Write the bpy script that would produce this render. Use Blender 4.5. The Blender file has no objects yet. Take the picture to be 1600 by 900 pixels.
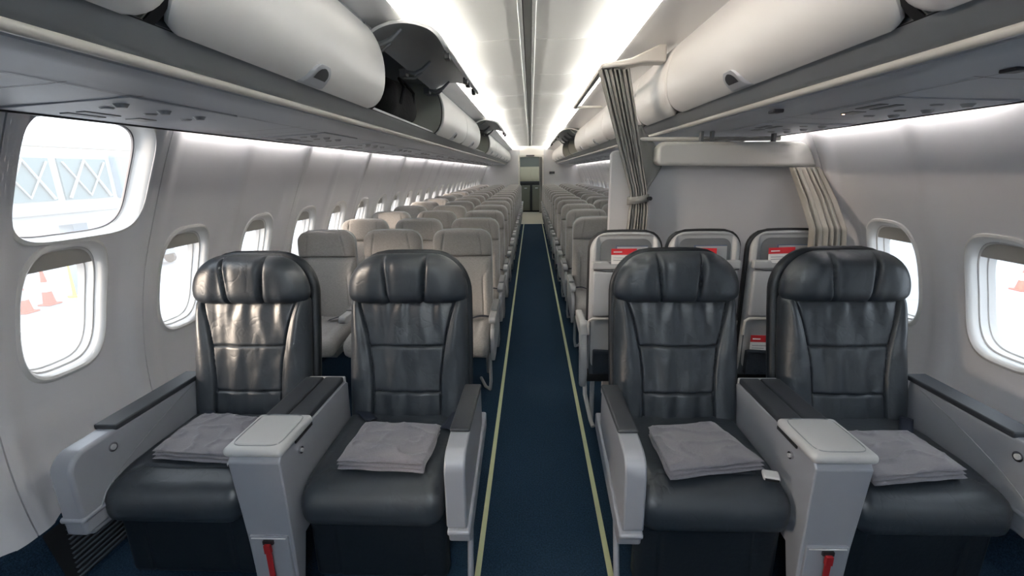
import bpy, bmesh, math, random
from mathutils import Vector, Matrix, noise
random.seed(7)
S = bpy.context.scene
COL = S.collection

# ------------------------------------------------------------------ camera
def setup_camera():
    yaw, pitch, roll = math.radians(2.5226), math.radians(14.6142), math.radians(0.9)
    F = Vector((-math.sin(yaw)*math.cos(pitch), math.cos(yaw)*math.cos(pitch), -math.sin(pitch)))
    R = Vector((math.cos(yaw), math.sin(yaw), 0)); U = R.cross(F)
    R2 = R*math.cos(roll) - U*math.sin(roll)
    U2 = R*math.sin(roll) + U*math.cos(roll)
    m = Matrix((R2, U2, -F)).transposed().to_4x4()
    m.translation = (-0.03, 0, 1.53)
    cd = bpy.data.cameras.new('camera'); co = bpy.data.objects.new('camera', cd); COL.objects.link(co)
    cd.sensor_width = 36; cd.lens = 36*700/1600; cd.clip_start = 0.02; cd.clip_end = 500
    co.matrix_world = m; S.camera = co
setup_camera()
S.view_settings.view_transform = 'Standard'; S.view_settings.look = 'None'
S.view_settings.gamma = 1; S.view_settings.use_curve_mapping = False
S.view_settings.exposure = 1.6
COVE, WASH, SKY, FILL = 43.0, 12.0, 1.25, 6.0

W = bpy.data.worlds.new('world'); S.world = W; W.use_nodes = True
bg = W.node_tree.nodes['Background']; bg.inputs[0].default_value = (0.80, 0.90, 1.0, 1); bg.inputs[1].default_value = SKY
sd = bpy.data.lights.new('sun', 'SUN'); so = bpy.data.objects.new('sun', sd); COL.objects.link(so)
sd.energy = 4.2; sd.angle = math.radians(25); sd.color = (1, .80, .62)
so.rotation_euler = Vector((0.93, 0.42, -0.24)).to_track_quat('-Z', 'Y').to_euler()
so.location = (-20, 0, 15)

# ------------------------------------------------------------------ materials
def mat(name, col, rough=.5, metal=0, bump=0, bscale=50, bdetail=3, var=0, vscale=5, emit=None, coat=0, stretch=None, spec=.5, sheen=0):
    m = bpy.data.materials.new(name); m.use_nodes = True
    nt = m.node_tree; b = nt.nodes['Principled BSDF']
    b.inputs['Base Color'].default_value = (*col, 1); b.inputs['Roughness'].default_value = rough
    b.inputs['Metallic'].default_value = metal; b.inputs['Specular IOR Level'].default_value = spec
    if coat: b.inputs['Coat Weight'].default_value = coat; b.inputs['Coat Roughness'].default_value = .25
    if sheen: b.inputs['Sheen Weight'].default_value = sheen
    tc = nt.nodes.new('ShaderNodeTexCoord')
    src = tc.outputs['Object']
    if stretch:
        mp = nt.nodes.new('ShaderNodeMapping'); mp.inputs['Scale'].default_value = stretch
        nt.links.new(src, mp.inputs['Vector']); src = mp.outputs[0]
    if bump:
        n = nt.nodes.new('ShaderNodeTexNoise'); n.inputs['Scale'].default_value = bscale; n.inputs['Detail'].default_value = bdetail
        bp = nt.nodes.new('ShaderNodeBump'); bp.inputs['Strength'].default_value = bump; bp.inputs['Distance'].default_value = .01
        nt.links.new(src, n.inputs['Vector']); nt.links.new(n.outputs[0], bp.inputs['Height']); nt.links.new(bp.outputs[0], b.inputs['Normal'])
    if var:
        n = nt.nodes.new('ShaderNodeTexNoise'); n.inputs['Scale'].default_value = vscale; n.inputs['Detail'].default_value = 4
        r = nt.nodes.new('ShaderNodeMapRange'); r.inputs[1].default_value = .3; r.inputs[2].default_value = .7
        r.inputs[3].default_value = 1-var; r.inputs[4].default_value = 1+var
        mx = nt.nodes.new('ShaderNodeMix'); mx.data_type = 'RGBA'; mx.blend_type = 'MULTIPLY'; mx.inputs[0].default_value = 1
        mx.inputs[6].default_value = (*col, 1)
        nt.links.new(src, n.inputs['Vector']); nt.links.new(n.outputs[0], r.inputs[0]); nt.links.new(r.outputs[0], mx.inputs[7])
        nt.links.new(mx.outputs[2], b.inputs['Base Color'])
    if emit:
        b.inputs['Emission Color'].default_value = (*emit[0], 1); b.inputs['Emission Strength'].default_value = emit[1]
    return m

M = {}
M['carpet'] = mat('navy carpet', (.014, .033, .060), .95, bump=.6, bscale=260, var=.45, vscale=150, spec=.1)
M['vinyl'] = mat('beige vinyl floor', (.42, .38, .28), .4)
M['wall'] = mat('warm white wall plastic', (.76, .75, .77), .38, bump=.02, bscale=400)
M['bin'] = mat('white bin plastic', (.76, .755, .745), .33, bump=.02, bscale=300)
M['ceil'] = mat('ceiling white plastic', (.76, .75, .71), .42)
M['psu'] = mat('cool grey panel plastic', (.52, .54, .58), .42)
M['scoop'] = mat('grey bin rail plastic', (.25, .265, .28), .4)
M['rail'] = mat('pale handrail', (.62, .60, .56), .25)
M['dark'] = mat('dark gap', (.02, .02, .022), .7)
M['binin'] = mat('bin lining grey green', (.38, .39, .34), .6)
M['lidin'] = mat('lid lining grey', (.36, .37, .38), .4)
M['bracket'] = mat('grey metal bracket', (.30, .31, .32), .4, .6)
def leather():
    m = mat('dark grey leather', (.023, .030, .039), .42, bump=.08, bscale=30, bdetail=4, spec=.75)
    nt = m.node_tree; b = nt.nodes['Principled BSDF']
    old = [n for n in nt.nodes if n.type == 'BUMP'][0]
    tc = [n for n in nt.nodes if n.type == 'TEX_COORD'][0]
    w = nt.nodes.new('ShaderNodeTexNoise'); w.inputs['Scale'].default_value = 6; w.inputs['Detail'].default_value = 2; w.inputs['Distortion'].default_value = 1.6
    r = nt.nodes.new('ShaderNodeMath'); r.operation = 'SUBTRACT'; r.inputs[1].default_value = .5
    a = nt.nodes.new('ShaderNodeMath'); a.operation = 'ABSOLUTE'
    p = nt.nodes.new('ShaderNodeMapRange'); p.inputs[1].default_value = 0; p.inputs[2].default_value = .035; p.inputs[3].default_value = 0; p.inputs[4].default_value = 1
    bp = nt.nodes.new('ShaderNodeBump'); bp.inputs['Strength'].default_value = .07; bp.inputs['Distance'].default_value = .008
    nt.links.new(tc.outputs['Object'], w.inputs['Vector']); nt.links.new(w.outputs[0], r.inputs[0]); nt.links.new(r.outputs[0], a.inputs[0])
    nt.links.new(a.outputs[0], p.inputs[0]); nt.links.new(p.outputs[0], bp.inputs['Height']); nt.links.new(old.outputs[0], bp.inputs['Normal'])
    nt.links.new(bp.outputs[0], b.inputs['Normal'])
    return m
M['leather'] = leather()
M['leather_smooth'] = mat('dark leather panel', (.008, .012, .017), .42, bump=.12, bscale=60)
M['stitch'] = mat('grey stitching', (.16, .17, .18), .6)
M['silver'] = mat('silver grey plastic', (.30, .315, .35), .34, .15)
M['silver_light'] = mat('light silver lid plastic', (.50, .505, .51), .3, .05)
M['pad'] = mat('dark armrest pad', (.026, .030, .038), .5, bump=.15, bscale=500)
M['blackp'] = mat('black plastic', (.015, .016, .018), .45)
M['chrome'] = mat('chrome', (.7, .7, .7), .15, 1)
M['red'] = mat('red strap', (.26, .008, .012), .6)
M['fabric'] = mat('grey woven fabric', (.30, .292, .285), .9, bump=.35, bscale=300, var=.13, vscale=90, stretch=(1, 1, 3), spec=.15, sheen=.2)
M['fabric_head'] = mat('taupe woven fabric', (.285, .272, .262), .9, bump=.35, bscale=300, var=.12, vscale=90, stretch=(1, 1, 3), spec=.15, sheen=.2)
M['seam'] = mat('fabric seam', (.12, .115, .11), .9)
M['shell'] = mat('light grey seat shell', (.40, .41, .42), .4)
M['shell_in'] = mat('mid grey shell recess', (.17, .18, .19), .45)
M['tray'] = mat('pale grey tray table', (.42, .44, .465), .38)
M['armgrey'] = mat('seat arm grey plastic', (.36, .37, .38), .38)
M['belt'] = mat('navy seat belt webbing', (.012, .018, .035), .7)
M['blanket'] = mat('grey fleece blanket', (.20, .19, .215), .95, bump=.35, bscale=420, var=.08, vscale=200, spec=.1, sheen=.4)
M['curtain'] = mat('grey green curtain cloth', (.25, .25, .24), .9, bump=.2, bscale=500, spec=.15)
M['curtain_warm'] = mat('beige grey curtain cloth', (.36, .34, .30), .9, bump=.2, bscale=500, spec=.15)
M['part'] = mat('partition laminate', (.52, .52, .535), .4)
M['beam'] = mat('cream beam plastic', (.66, .64, .60), .45)
M['bag'] = mat('black bag cloth', (.003, .003, .004), .9, bump=.3, bscale=60)
M['cardred'] = mat('red card', (.62, .02, .03), .5)
M['cardwhite'] = mat('white card', (.8, .8, .78), .5)
M['cardblue'] = mat('slate booklet', (.10, .13, .2), .5)
M['lowpanel'] = mat('slate lower panel', (.07, .085, .10), .5)
M['net'] = mat('dark pocket mesh', (.03, .042, .058), .8, bump=1, bscale=260)
M['strip'] = mat('pale yellow green floor strip', (.50, .52, .30), .5)
M['fill_lamp'] = mat('added fill lamp', (.8, .8, .8), .5, emit=((.76, .88, 1), FILL))  # glow of the added lamps over the forward entry and in the galley
M['railgrey'] = mat('ceiling channel grey', (.48, .49, .46), .5)
M['shade'] = mat('window shade', (.40, .38, .35), .6)
M['seal'] = mat('window seal', (.20, .19, .2), .5)
M['reveal'] = mat('window reveal plastic', (.74, .72, .70), .35)
M['galley'] = mat('galley beige laminate', (.36, .32, .22), .45)
M['galleyd'] = mat('galley dark olive', (.10, .10, .075), .5)
M['frosted'] = mat('light diffuser', (.8, .8, .8), .5, emit=((1, .985, .95), COVE))
M['washlamp'] = mat('sidewall light', (.8, .8, .8), .5, emit=((1, .955, .91), WASH))
M['lampwarm'] = mat('lit reading lamp', (.8, .5, .3), .5, emit=((1, .5, .25), 4))
M['lampwhite'] = mat('small lamp lens', (.8, .8, .8), .3, emit=((1, .95, .85), 3))
M['signdark'] = mat('sign dark', (.05, .05, .06), .4)
M['apron'] = mat('concrete apron', (.30, .32, .34), .9, var=.06, vscale=.4)
M['paint'] = mat('apron paint', (.8, .8, .78), .9)
M['bridge'] = mat('jet bridge white', (.36, .40, .42), .5)
M['bridge_glass'] = mat('jet bridge green glass', (.10, .17, .19), .3)
M['bridge_blue'] = mat('jet bridge pale blue', (.18, .27, .34), .5)
M['cone'] = mat('orange red cone', (.55, .09, .05), .6)
M['yellow'] = mat('yellow', (.75, .5, .08), .6)
M['bwall'] = mat('terminal wall', (.50, .43, .35), .8)
M['steel'] = mat('mid grey steel', (.25, .27, .3), .5, .3)
g = bpy.data.materials.new('window glass'); g.use_nodes = True
nt = g.node_tree; nt.nodes.clear()
o = nt.nodes.new('ShaderNodeOutputMaterial'); t = nt.nodes.new('ShaderNodeBsdfTransparent'); t.inputs[0].default_value = (.95, .97, .98, 1)
gl = nt.nodes.new('ShaderNodeBsdfGlossy'); gl.inputs['Roughness'].default_value = .05; mx = nt.nodes.new('ShaderNodeMixShader'); mx.inputs[0].default_value = .06
tr_ = nt.nodes.new('ShaderNodeBsdfTranslucent'); tr_.inputs[0].default_value = (.95, .97, 1, 1); m2x = nt.nodes.new('ShaderNodeMixShader'); m2x.inputs[0].default_value = .10
nt.links.new(t.outputs[0], m2x.inputs[1]); nt.links.new(tr_.outputs[0], m2x.inputs[2])
nt.links.new(m2x.outputs[0], mx.inputs[1]); nt.links.new(gl.outputs[0], mx.inputs[2]); nt.links.new(mx.outputs[0], o.inputs[0])
M['glass'] = g

# ------------------------------------------------------------------ helpers
class MB:
    def __init__(s): s.v = []; s.f = []; s.mi = []; s.mats = []
    def _m(s, m):
        m = M[m]
        if m not in s.mats: s.mats.append(m)
        return s.mats.index(m)
    def add(s, vs, fs, m):
        b = len(s.v); s.v += [tuple(v) for v in vs]; k = s._m(m)
        for f in fs: s.f.append(tuple(i+b for i in f)); s.mi.append(k)
        return s
    def box(s, x0, x1, y0, y1, z0, z1, m, fn=None):
        vs = [(x, y, z) for z in (z0, z1) for y in (y0, y1) for x in (x0, x1)]
        if fn: vs = [fn(*v) for v in vs]
        return s.add(vs, [(0, 2, 3, 1), (4, 5, 7, 6), (0, 1, 5, 4), (2, 6, 7, 3), (0, 4, 6, 2), (1, 3, 7, 5)], m)
    def prism(s, pts, a, b, m, axis='x'):
        n = len(pts)
        if axis == 'x': vs = [(a, p[0], p[1]) for p in pts] + [(b, p[0], p[1]) for p in pts]
        elif axis == 'y': vs = [(p[0], a, p[1]) for p in pts] + [(p[0], b, p[1]) for p in pts]
        else: vs = [(p[0], p[1], a) for p in pts] + [(p[0], p[1], b) for p in pts]
        fs = [tuple(range(n)), tuple(range(2*n-1, n-1, -1))] + [(i, i+n, (i+1) % n+n, (i+1) % n) for i in range(n)]
        return s.add(vs, fs, m)
    def grid(s, fn, nu, nv, m, closed_u=False):
        vs = [fn(i/nu, j/nv) for j in range(nv+1) for i in range(nu+(0 if closed_u else 1))]
        w = nu if closed_u else nu+1
        fs = []
        for j in range(nv):
            for i in range(nu):
                i2 = (i+1) % w
                fs.append((j*w+i, j*w+i2, (j+1)*w+i2, (j+1)*w+i))
        return s.add(vs, fs, m)
    def sweep(s, prof, y0, y1, m, thick=None, ny=1, flip=False):
        """open profile (x,z) swept along y; thick=(dx,dz) gives it a second skin"""
        n = len(prof)
        s.grid(lambda u, v: (lambda k: (prof[k][0], y0+(y1-y0)*v, prof[k][1]))(round(u*(n-1))), n-1, ny, m)
        if thick:
            p2 = [(x+thick[0], z+thick[1]) for x, z in prof]
            loop = prof+p2[::-1]
            s.prism(loop, y0, y1, m, 'y')
        return s
    def tube(s, pts, r, m, n=10, cap=True):
        pts = [Vector(p) for p in pts]; b = len(s.v); k = s._m(m)
        prevx = None
        for i, p in enumerate(pts):
            d = (pts[min(i+1, len(pts)-1)]-pts[max(i-1, 0)]).normalized()
            x = prevx if prevx is not None else (Vector((0, 0, 1)) if abs(d.z) < .9 else Vector((1, 0, 0)))
            x = (x-d*x.dot(d)).normalized(); y = d.cross(x); prevx = x
            rr = r[i] if isinstance(r, (list, tuple)) else r
            for a in range(n):
                q = p+(x*math.cos(2*math.pi*a/n)+y*math.sin(2*math.pi*a/n))*rr
                s.v.append(tuple(q))
        for i in range(len(pts)-1):
            for a in range(n):
                s.f.append((b+i*n+a, b+i*n+(a+1) % n, b+(i+1)*n+(a+1) % n, b+(i+1)*n+a)); s.mi.append(k)
        if cap:
            s.f.append(tuple(b+a for a in range(n))[::-1]); s.mi.append(k)
            s.f.append(tuple(b+(len(pts)-1)*n+a for a in range(n))); s.mi.append(k)
        return s
    def build(s, name, parent=None, smooth=True, bevel=0, seg=2, sub=0, loc=None, angle=40):
        me = bpy.data.meshes.new(name); me.from_pydata(s.v, [], s.f)
        for m in s.mats: me.materials.append(m)
        me.polygons.foreach_set('material_index', s.mi)
        bm = bmesh.new(); bm.from_mesh(me); bmesh.ops.remove_doubles(bm, verts=bm.verts, dist=1e-5)
        bmesh.ops.recalc_face_normals(bm, faces=bm.faces); bm.to_mesh(me); bm.free()
        if smooth:
            me.shade_smooth()
            try: me.set_sharp_from_angle(angle=math.radians(angle))
            except Exception: pass
        o = bpy.data.objects.new(name, me); COL.objects.link(o)
        if parent: o.parent = parent
        if loc: o.location = loc
        if bevel:
            b = o.modifiers.new('bevel', 'BEVEL'); b.width = bevel; b.segments = seg; b.limit_method = 'ANGLE'; b.angle_limit = math.radians(35)
            b.harden_normals = False
        if sub:
            b = o.modifiers.new('sub', 'SUBSURF'); b.levels = sub; b.render_levels = sub
        return o

def rbox(mb, c, size, r, m, seg=10, fn=None):
    """rounded box of dense grid; fn(x,y,z) local deform (unit centred coords in metres)"""
    hx, hy, hz = [k/2 for k in size]; r = min(r, hx, hy, hz)
    def samp(h):
        inner = h-r; out = []
        k = max(2, int(seg))
        for i in range(5): out.append(-h+r*(1-math.cos(math.pi/2*i/4))*1.0)
        for i in range(1, k): out.append(-inner+2*inner*i/k)
        for i in range(5): out.append(h-r*(1-math.cos(math.pi/2*(4-i)/4)))
        return out
    sx, sy, sz = samp(hx), samp(hy), samp(hz)
    def P(x, y, z):
        q = Vector((max(-hx+r, min(hx-r, x)), max(-hy+r, min(hy-r, y)), max(-hz+r, min(hz-r, z))))
        d = Vector((x, y, z))-q
        if d.length > 1e-9: d = d.normalized()*r
        p = q+d
        if fn: p = Vector(fn(p.x, p.y, p.z))
        return (p.x+c[0], p.y+c[1], p.z+c[2])
    def face(A, B, fix):
        na, nb = len(A)-1, len(B)-1
        mb.grid(lambda u, v: P(*fix(A[round(u*na)], B[round(v*nb)])), na, nb, m)
    for sg in (-1, 1):
        face(sx, sy, lambda a, b: (a, b, sg*hz)); face(sx, sz, lambda a, b: (a, sg*hy, b)); face(sy, sz, lambda a, b: (sg*hx, a, b))
    return mb

def pillow(mb, W, z0, z1, rt, rb, tf, tb, m, pw=6, seam=None, xf=None, nu=44, nv=44, crown=0, wf=None, mback=None):
    """cushion seen from the front (-y): outline is a rectangle with corner radii rt/rb; tf, tb thickness to front / back"""
    H = z1-z0
    def hw(z):
        w = W
        if z > z1-rt: w = W-rt+math.sqrt(max(0, rt*rt-(z-(z1-rt))**2))
        if z < z0+rb: w = min(w, W-rb+math.sqrt(max(0, rb*rb-((z0+rb)-z)**2)))
        if wf: w *= wf((z-z0)/H)
        return w
    def P(u, v, side):
        a = -math.cos(math.pi*u); a = .35*a+.65*(2*u-1) if 0.08 < u < .92 else a*.35+.65*(2*u-1)
        b = -math.cos(math.pi*v); b = .6*b+.4*(2*v-1)
        z = z0+(b+1)/2*H; x = a*hw(z)
        e = (max(0, 1-abs(a)**pw)*max(0, 1-abs(b)**pw))**.5
        zc = z+crown*(1-(x/W)**2)*((z-z0)/H)
        y = -tf*e if side == 0 else tb*e
        if side == 0 and seam: y += seam(x, z)*e
        q = (x, y, zc)
        return xf(*q) if xf else q
    mb.grid(lambda u, v: P(u, v, 0), nu, nv, m)
    mb.grid(lambda u, v: P(u, v, 1), nu//2, nv//2, mback or m) if nu % 2 else mb.grid(lambda u, v: P(u, v, 1), nu, nv, mback or m)
    return mb

def gs(d, w): return math.exp(-(d/w)**2)

def tag(o, label=None, cat=None, group=None, kind=None):
    if label: o['label'] = label
    if cat: o['category'] = cat
    if group: o['group'] = group
    if kind: o['kind'] = kind
    return o
def empty(name, loc, label=None, cat=None, group=None, rz=0, kind=None):
    o = bpy.data.objects.new(name, None); COL.objects.link(o); o.location = loc; o.rotation_euler = (0, 0, rz); o.empty_display_size = .1
    return tag(o, label, cat, group, kind)
def kids(o): return [c for c in list(bpy.data.objects) if c.parent == o]
TREES = {}
def tree_of(o):
    return (o, [tree_of(c) for c in kids(o)])
def copy_tree(t, parent=None):
    o, ch = t
    c = o.copy(); COL.objects.link(c)
    if parent: c.parent = parent
    for k in ch: copy_tree(k, c)
    return c
ORD = ['first', 'second', 'third', 'fourth', 'fifth', 'sixth', 'seventh', 'eighth', 'ninth', 'tenth', 'eleventh', 'twelfth', 'thirteenth', 'fourteenth', 'fifteenth', 'sixteenth', 'seventeenth', 'eighteenth', 'nineteenth', 'twentieth', 'twenty-first', 'twenty-second', 'twenty-third', 'twenty-fourth', 'twenty-fifth', 'twenty-sixth', 'twenty-seventh']

YF, YB = -3.0, 16.0       # cabin ends
# side wall profile |x| as function of z
WP = [(0.0, 1.80), (.28, 1.865), (.5, 1.885), (.75, 1.872), (1.08, 1.80), (1.42, 1.665), (1.71, 1.53), (1.84, 1.45)]
def wx(z):
    for i in range(len(WP)-1):
        if z <= WP[i+1][0] or i == len(WP)-2:
            z0, x0 = WP[i]; z1, x1 = WP[i+1]
            def sl(j):
                if j <= 0 or j >= len(WP)-1: k = max(0, min(len(WP)-2, j-(j > 0))); return (WP[k+1][1]-WP[k][1])/(WP[k+1][0]-WP[k][0])
                return (WP[j+1][1]-WP[j-1][1])/(WP[j+1][0]-WP[j-1][0])
            h = z1-z0; t = (z-z0)/h
            m0, m1 = sl(i)*h, sl(i+1)*h
            return (2*t**3-3*t*t+1)*x0+(t**3-2*t*t+t)*m0+(-2*t**3+3*t*t)*x1+(t**3-t*t)*m1

# ------------------------------------------------------------------ room shell
mb = MB(); mb.box(-1.86, 1.86, YF, 13.4, -.05, 0, 'carpet'); mb.box(-1.86, 1.86, 13.4, 18.2, -.05, -.001, 'vinyl')
tag(mb.build('floor', smooth=False), kind='structure')

def sell(t, a, b, n):
    c, s_ = math.cos(t), math.sin(t)
    return (a*math.copysign(abs(c)**(2/n), c), b*math.copysign(abs(s_)**(2/n), s_))

def build_wall(side, seams, wins, extra=None):
    """side -1 left / 1 right; seams: list of y; wins: list of (yc, zc, a, b, n)"""
    mb = MB()
    yw = sorted(set(round(w[0], 3) for w in wins)); mids = [(a+b)/2 for a, b in zip(yw[:-1], yw[1:]) if .5 < b-a < .62] or [99]
    def bulge(y):
        d = min(abs(y-s_) for s_ in seams)
        if d < .0025: return .006
        t = min(1, max(0, (d-.03)/.09)); t = t*t*(3-2*t)
        d2 = min(abs(y-m_) for m_ in mids); t2 = min(1, max(0, (d2-.012)/.066)); t2 = t2*t2*(3-2*t2)
        return min(-.022*(1-t), -.012*(1-t2))
    def P(y, z, off=0): return (side*(wx(z)+bulge(y)+off), y, z)
    ys = set()
    for a in seams:
        for d in (-.12, -.1, -.08, -.06, -.045, -.03, -.006, -.0026, -.0024, 0, .0024, .0026, .006, .03, .045, .06, .08, .1, .12): ys.add(round(a+d, 4))
    for a in mids:
        for d in (-.078, -.06, -.045, -.03, -.012, .012, .03, .045, .06, .078): ys.add(round(a+d, 4))
    lo, hi = seams[0], seams[-1]
    ys = sorted(y for y in ys if lo <= y <= hi)
    # strips & cells
    cells = []
    for (yc, zc, a, b, n, hy, zb, zt) in wins: cells.append((yc-hy, yc+hy, zb, zt))
    def strip(y0, y1, z0, z1):
        yy = [y0]+[y for y in ys if y0+1e-4 < y < y1-1e-4]+[y1]
        nz = max(2, int((z1-z0)/.05)); nyy = len(yy)-1
        mb.grid(lambda u, v: P(yy[round(u*nyy)], z0+(z1-z0)*v), nyy, nz, 'wall')
    # columns between distinct y breaks
    br = sorted(set([lo, hi]+[c[0] for c in cells]+[c[1] for c in cells]))
    zmin, zmax = .26, 1.84
    for y0, y1 in zip(br[:-1], br[1:]):
        if y1-y0 < 1e-5: continue
        mid = (y0+y1)/2
        cc = sorted([c for c in cells if c[0] < mid < c[1]], key=lambda c: c[2])
        z = zmin
        for c in cc:
            if c[2] > z+1e-6: strip(y0, y1, z, c[2])
            z = c[3]
        strip(y0, y1, z, zmax)
    for (yc, zc, a, b, n, hy, zb, zt) in wins:
        N = 96
        def rect(t, a=a, b=b, n=n, yc=yc, zc=zc, hy=hy, zb=zb, zt=zt):
            dy, dz = sell(t, a, b, n)
            k = 1e9
            if dy > 1e-9: k = min(k, hy/dy)
            if dy < -1e-9: k = min(k, hy/-dy)
            if dz > 1e-9: k = min(k, (zt-zc)/dz)
            if dz < -1e-9: k = min(k, (zc-zb)/-dz)
            return dy*k, dz*k
        def fn(u, v):
            t = 2*math.pi*u; e = sell(t, a, b, n); q = rect(t)
            return P(yc+e[0]+(q[0]-e[0])*v, zc+e[1]+(q[1]-e[1])*v)
        mb.grid(fn, N, 8, 'wall', closed_u=True)
        # corners of the cell
        for cy in (-hy, hy):
            for cz in (zb-zc, zt-zc):
                ts = sorted(range(N), key=lambda i: (rect(2*math.pi*i/N)[0]-cy)**2+(rect(2*math.pi*i/N)[1]-cz)**2)[:2]
                q0, q1 = rect(2*math.pi*ts[0]/N), rect(2*math.pi*ts[1]/N)
                if (abs(abs(q0[0])-hy) < 1e-6) != (abs(abs(q1[0])-hy) < 1e-6):
                    mb.add([P(yc+q0[0], zc+q0[1]), P(yc+q1[0], zc+q1[1]), P(yc+cy, zc+cz)], [(0, 1, 2)], 'wall')
    # dado
    mb2 = MB()
    mb2.grid(lambda u, v: (side*(wx(.285*v)-.014+.03*(v > .99)), lo+(hi-lo)*u, .285*v), 1, 12, 'carpet')
    return mb, mb2

# left wall
NWL = 24
Lseams = [-3.0, -1.6, -.5, .1, .69, 1.29, 1.90]+[1.90+1.2*k for k in range(1, 12)]+[YB+.0]
Lw = []
WA, WBh, WN = .155, .248, 3.4
lwin = [.40, 1.575, 2.17, 2.78]+[3.40+.6*k for k in range(21)]
for y in lwin:
    if y+.3 > YB: break
    if abs(y-1.575) < .01:
        Lw.append((1.565, 1.043, .158, .248, 3.4, .26, .70, 1.30))
        Lw.append((1.595, 1.53, .250, .215, 4.5, .28, 1.30, 1.76))
    else: Lw.append((y, 1.025, WA, WBh, WN, .2, .70, 1.35))
# both cells of the big-window panel must share y-breaks
Rseams = [-3.0, -1.6, -.5, .26, 1.46, 2.66]+[2.66+1.2*k for k in range(1, 11)]+[YB+.0]
Rw = []
for y in [.56, 1.16, 1.75, 2.31]+[2.96+.6*k for k in range(22)]:
    if y+.3 > YB: break
    Rw.append((y, 1.0, WA, WBh, WN, .2, .68, 1.33))
for side, seams, wins, nm in ((-1, Lseams, Lw, 'wall_left'), (1, Rseams, Rw, 'wall_right')):
    a, b = build_wall(side, seams, wins)
    tag(a.build(nm, angle=60), kind='structure')
    tag(b.build('trim_1' if side < 0 else 'trim_2'), kind='structure')

# windows
def make_window(side, win, idx, big=False):
    yc, zc, a, b, n, hy, zb, zt = win
    root = empty('window_%d' % idx, (0, 0, 0), kind='structure')
    def ring(k, off, t):
        e = sell(t, a*k, b*k, n)
        z = zc+e[1]; return (side*(wx(min(z, 1.83))+off), yc+e[0], z)
    def rings(lst, m, N=64):
        mbb = MB()
        for (k0, o0), (k1, o1) in zip(lst[:-1], lst[1:]):
            mbb.grid(lambda u, v: ring(k0+(k1-k0)*v, o0+(o1-o0)*v, 2*math.pi*u), N, 1, m, closed_u=True)
        return mbb
    if big:
        f = rings([(1.06, .002), (1.045, -.012), (1.0, -.014), (.975, .0), (.965, .03), (.945, .055), (.935, .057), (.93, .062)], 'reveal')
        f.build('window_frame', root)
        rings([(.932, .060), (.915, .061), (.915, .07)], 'seal').build('window_seal', root)
        kp, op = .925, .068
    else:
        f = rings([(1.10, .002), (1.08, -.007), (1.04, -.011), (1.0, -.006), (.965, .010), (.955, .030), (.925, .032), (.905, .060), (.88, .062), (.84, .085)], 'reveal')
        f.build('window_frame', root)
        rings([(.955, .0295), (.945, .0315), (.935, .0315)], 'seal').build('window_seal', root)
        kp, op = .85, .085
        sh = MB()
        zc2 = .66
        def sf(u, v):
            # crescent of the raised shade at the top of the opening
            t = math.pi*(.12+.76*u); e = sell(t, a*.95, b*.95, n)
            z = zc+e[1]*(1-v)+(b*zc2)*v if e[1] > b*zc2 else zc+e[1]
            return (side*(wx(z)+.034), yc+e[0], z)
        sh.grid(sf, 24, 4, 'shade'); sh.build('shade', root)
    p = MB(); N = 48
    vs = [ring(kp, op, 2*math.pi*i/N) for i in range(N)]
    p.grid(lambda u, v: ring(kp*(1-v)+.001, op, 2*math.pi*u), N, 4, 'glass', closed_u=True)
    p.build('pane', root)
    return root
k = 1; wproto = {}
for side, wins in ((-1, Lw), (1, Rw)):
    for w in wins:
        key = (side, w[1:5])
        if key in wproto:
            t0, y0 = wproto[key]
            r = copy_tree(t0); r.name = 'window_%d' % k; r.location.y = w[0]-y0
        else:
            r = make_window(side, w, k, big=(w[1] > 1.3)); wproto[key] = (tree_of(r), w[0])
        k += 1

# front and aft bulkheads
def section(side, top=1.84, n=20):
    return [(side*wx(z), z) for z in [0+top*i/n for i in range(n+1)]]
mb = MB()
poly = section(1)+[(1.2, 2.15), (.6, 2.34), (-.6, 2.34), (-1.2, 2.15)]+section(-1)[::-1]
mb.prism([(x*1.02, z) for x, z in poly], YF-.05, YF, 'wall', 'y'); tag(mb.build('wall_front', smooth=False), kind='structure')
mb = MB()   # aft bulkhead with doorway x -.40..+.36, top 1.93
L = [(-x, z) for x, z in section(1)]
mb.prism([(-.40, 0), (-.40, 1.93), (-.40, 2.36), (-1.2, 2.2)]+L[::-1], YB, YB+.06, 'part', 'y')
mb.prism([(.42, 0), (.42, 2.36), (1.2, 2.2)]+section(1)[::-1], YB, YB+.06, 'part', 'y')
mb.box(-.40, .42, YB, YB+.06, 2.0, 2.36, 'ceil')
tag(mb.build('wall_back', smooth=False), kind='structure')
mb = MB()
mb.box(-.46, -.40, YB-.03, YB+.09, 0, 2.05, 'beam'); mb.box(.36, .42, YB-.03, YB+.09, 0, 2.05, 'beam'); mb.box(-.46, .42, YB-.03, YB+.09, 1.99, 2.06, 'beam')
tag(mb.build('door_1', bevel=.008), kind='structure')
mb = MB(); mb.prism([(-1.3, 0), (-1.3, 2.1), (1.3, 2.1), (1.3, 0)], 18.2, 18.25, 'part', 'y')
mb.box(-1.3, -1.25, YB+.06, 18.2, 0, 2.1, 'part'); mb.box(1.25, 1.3, YB+.06, 18.2, 0, 2.1, 'part'); mb.box(-1.3, 1.3, YB+.06, 18.2, 2.1, 2.15, 'ceil')
tag(mb.build('wall_galley', smooth=False), kind='structure')

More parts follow.
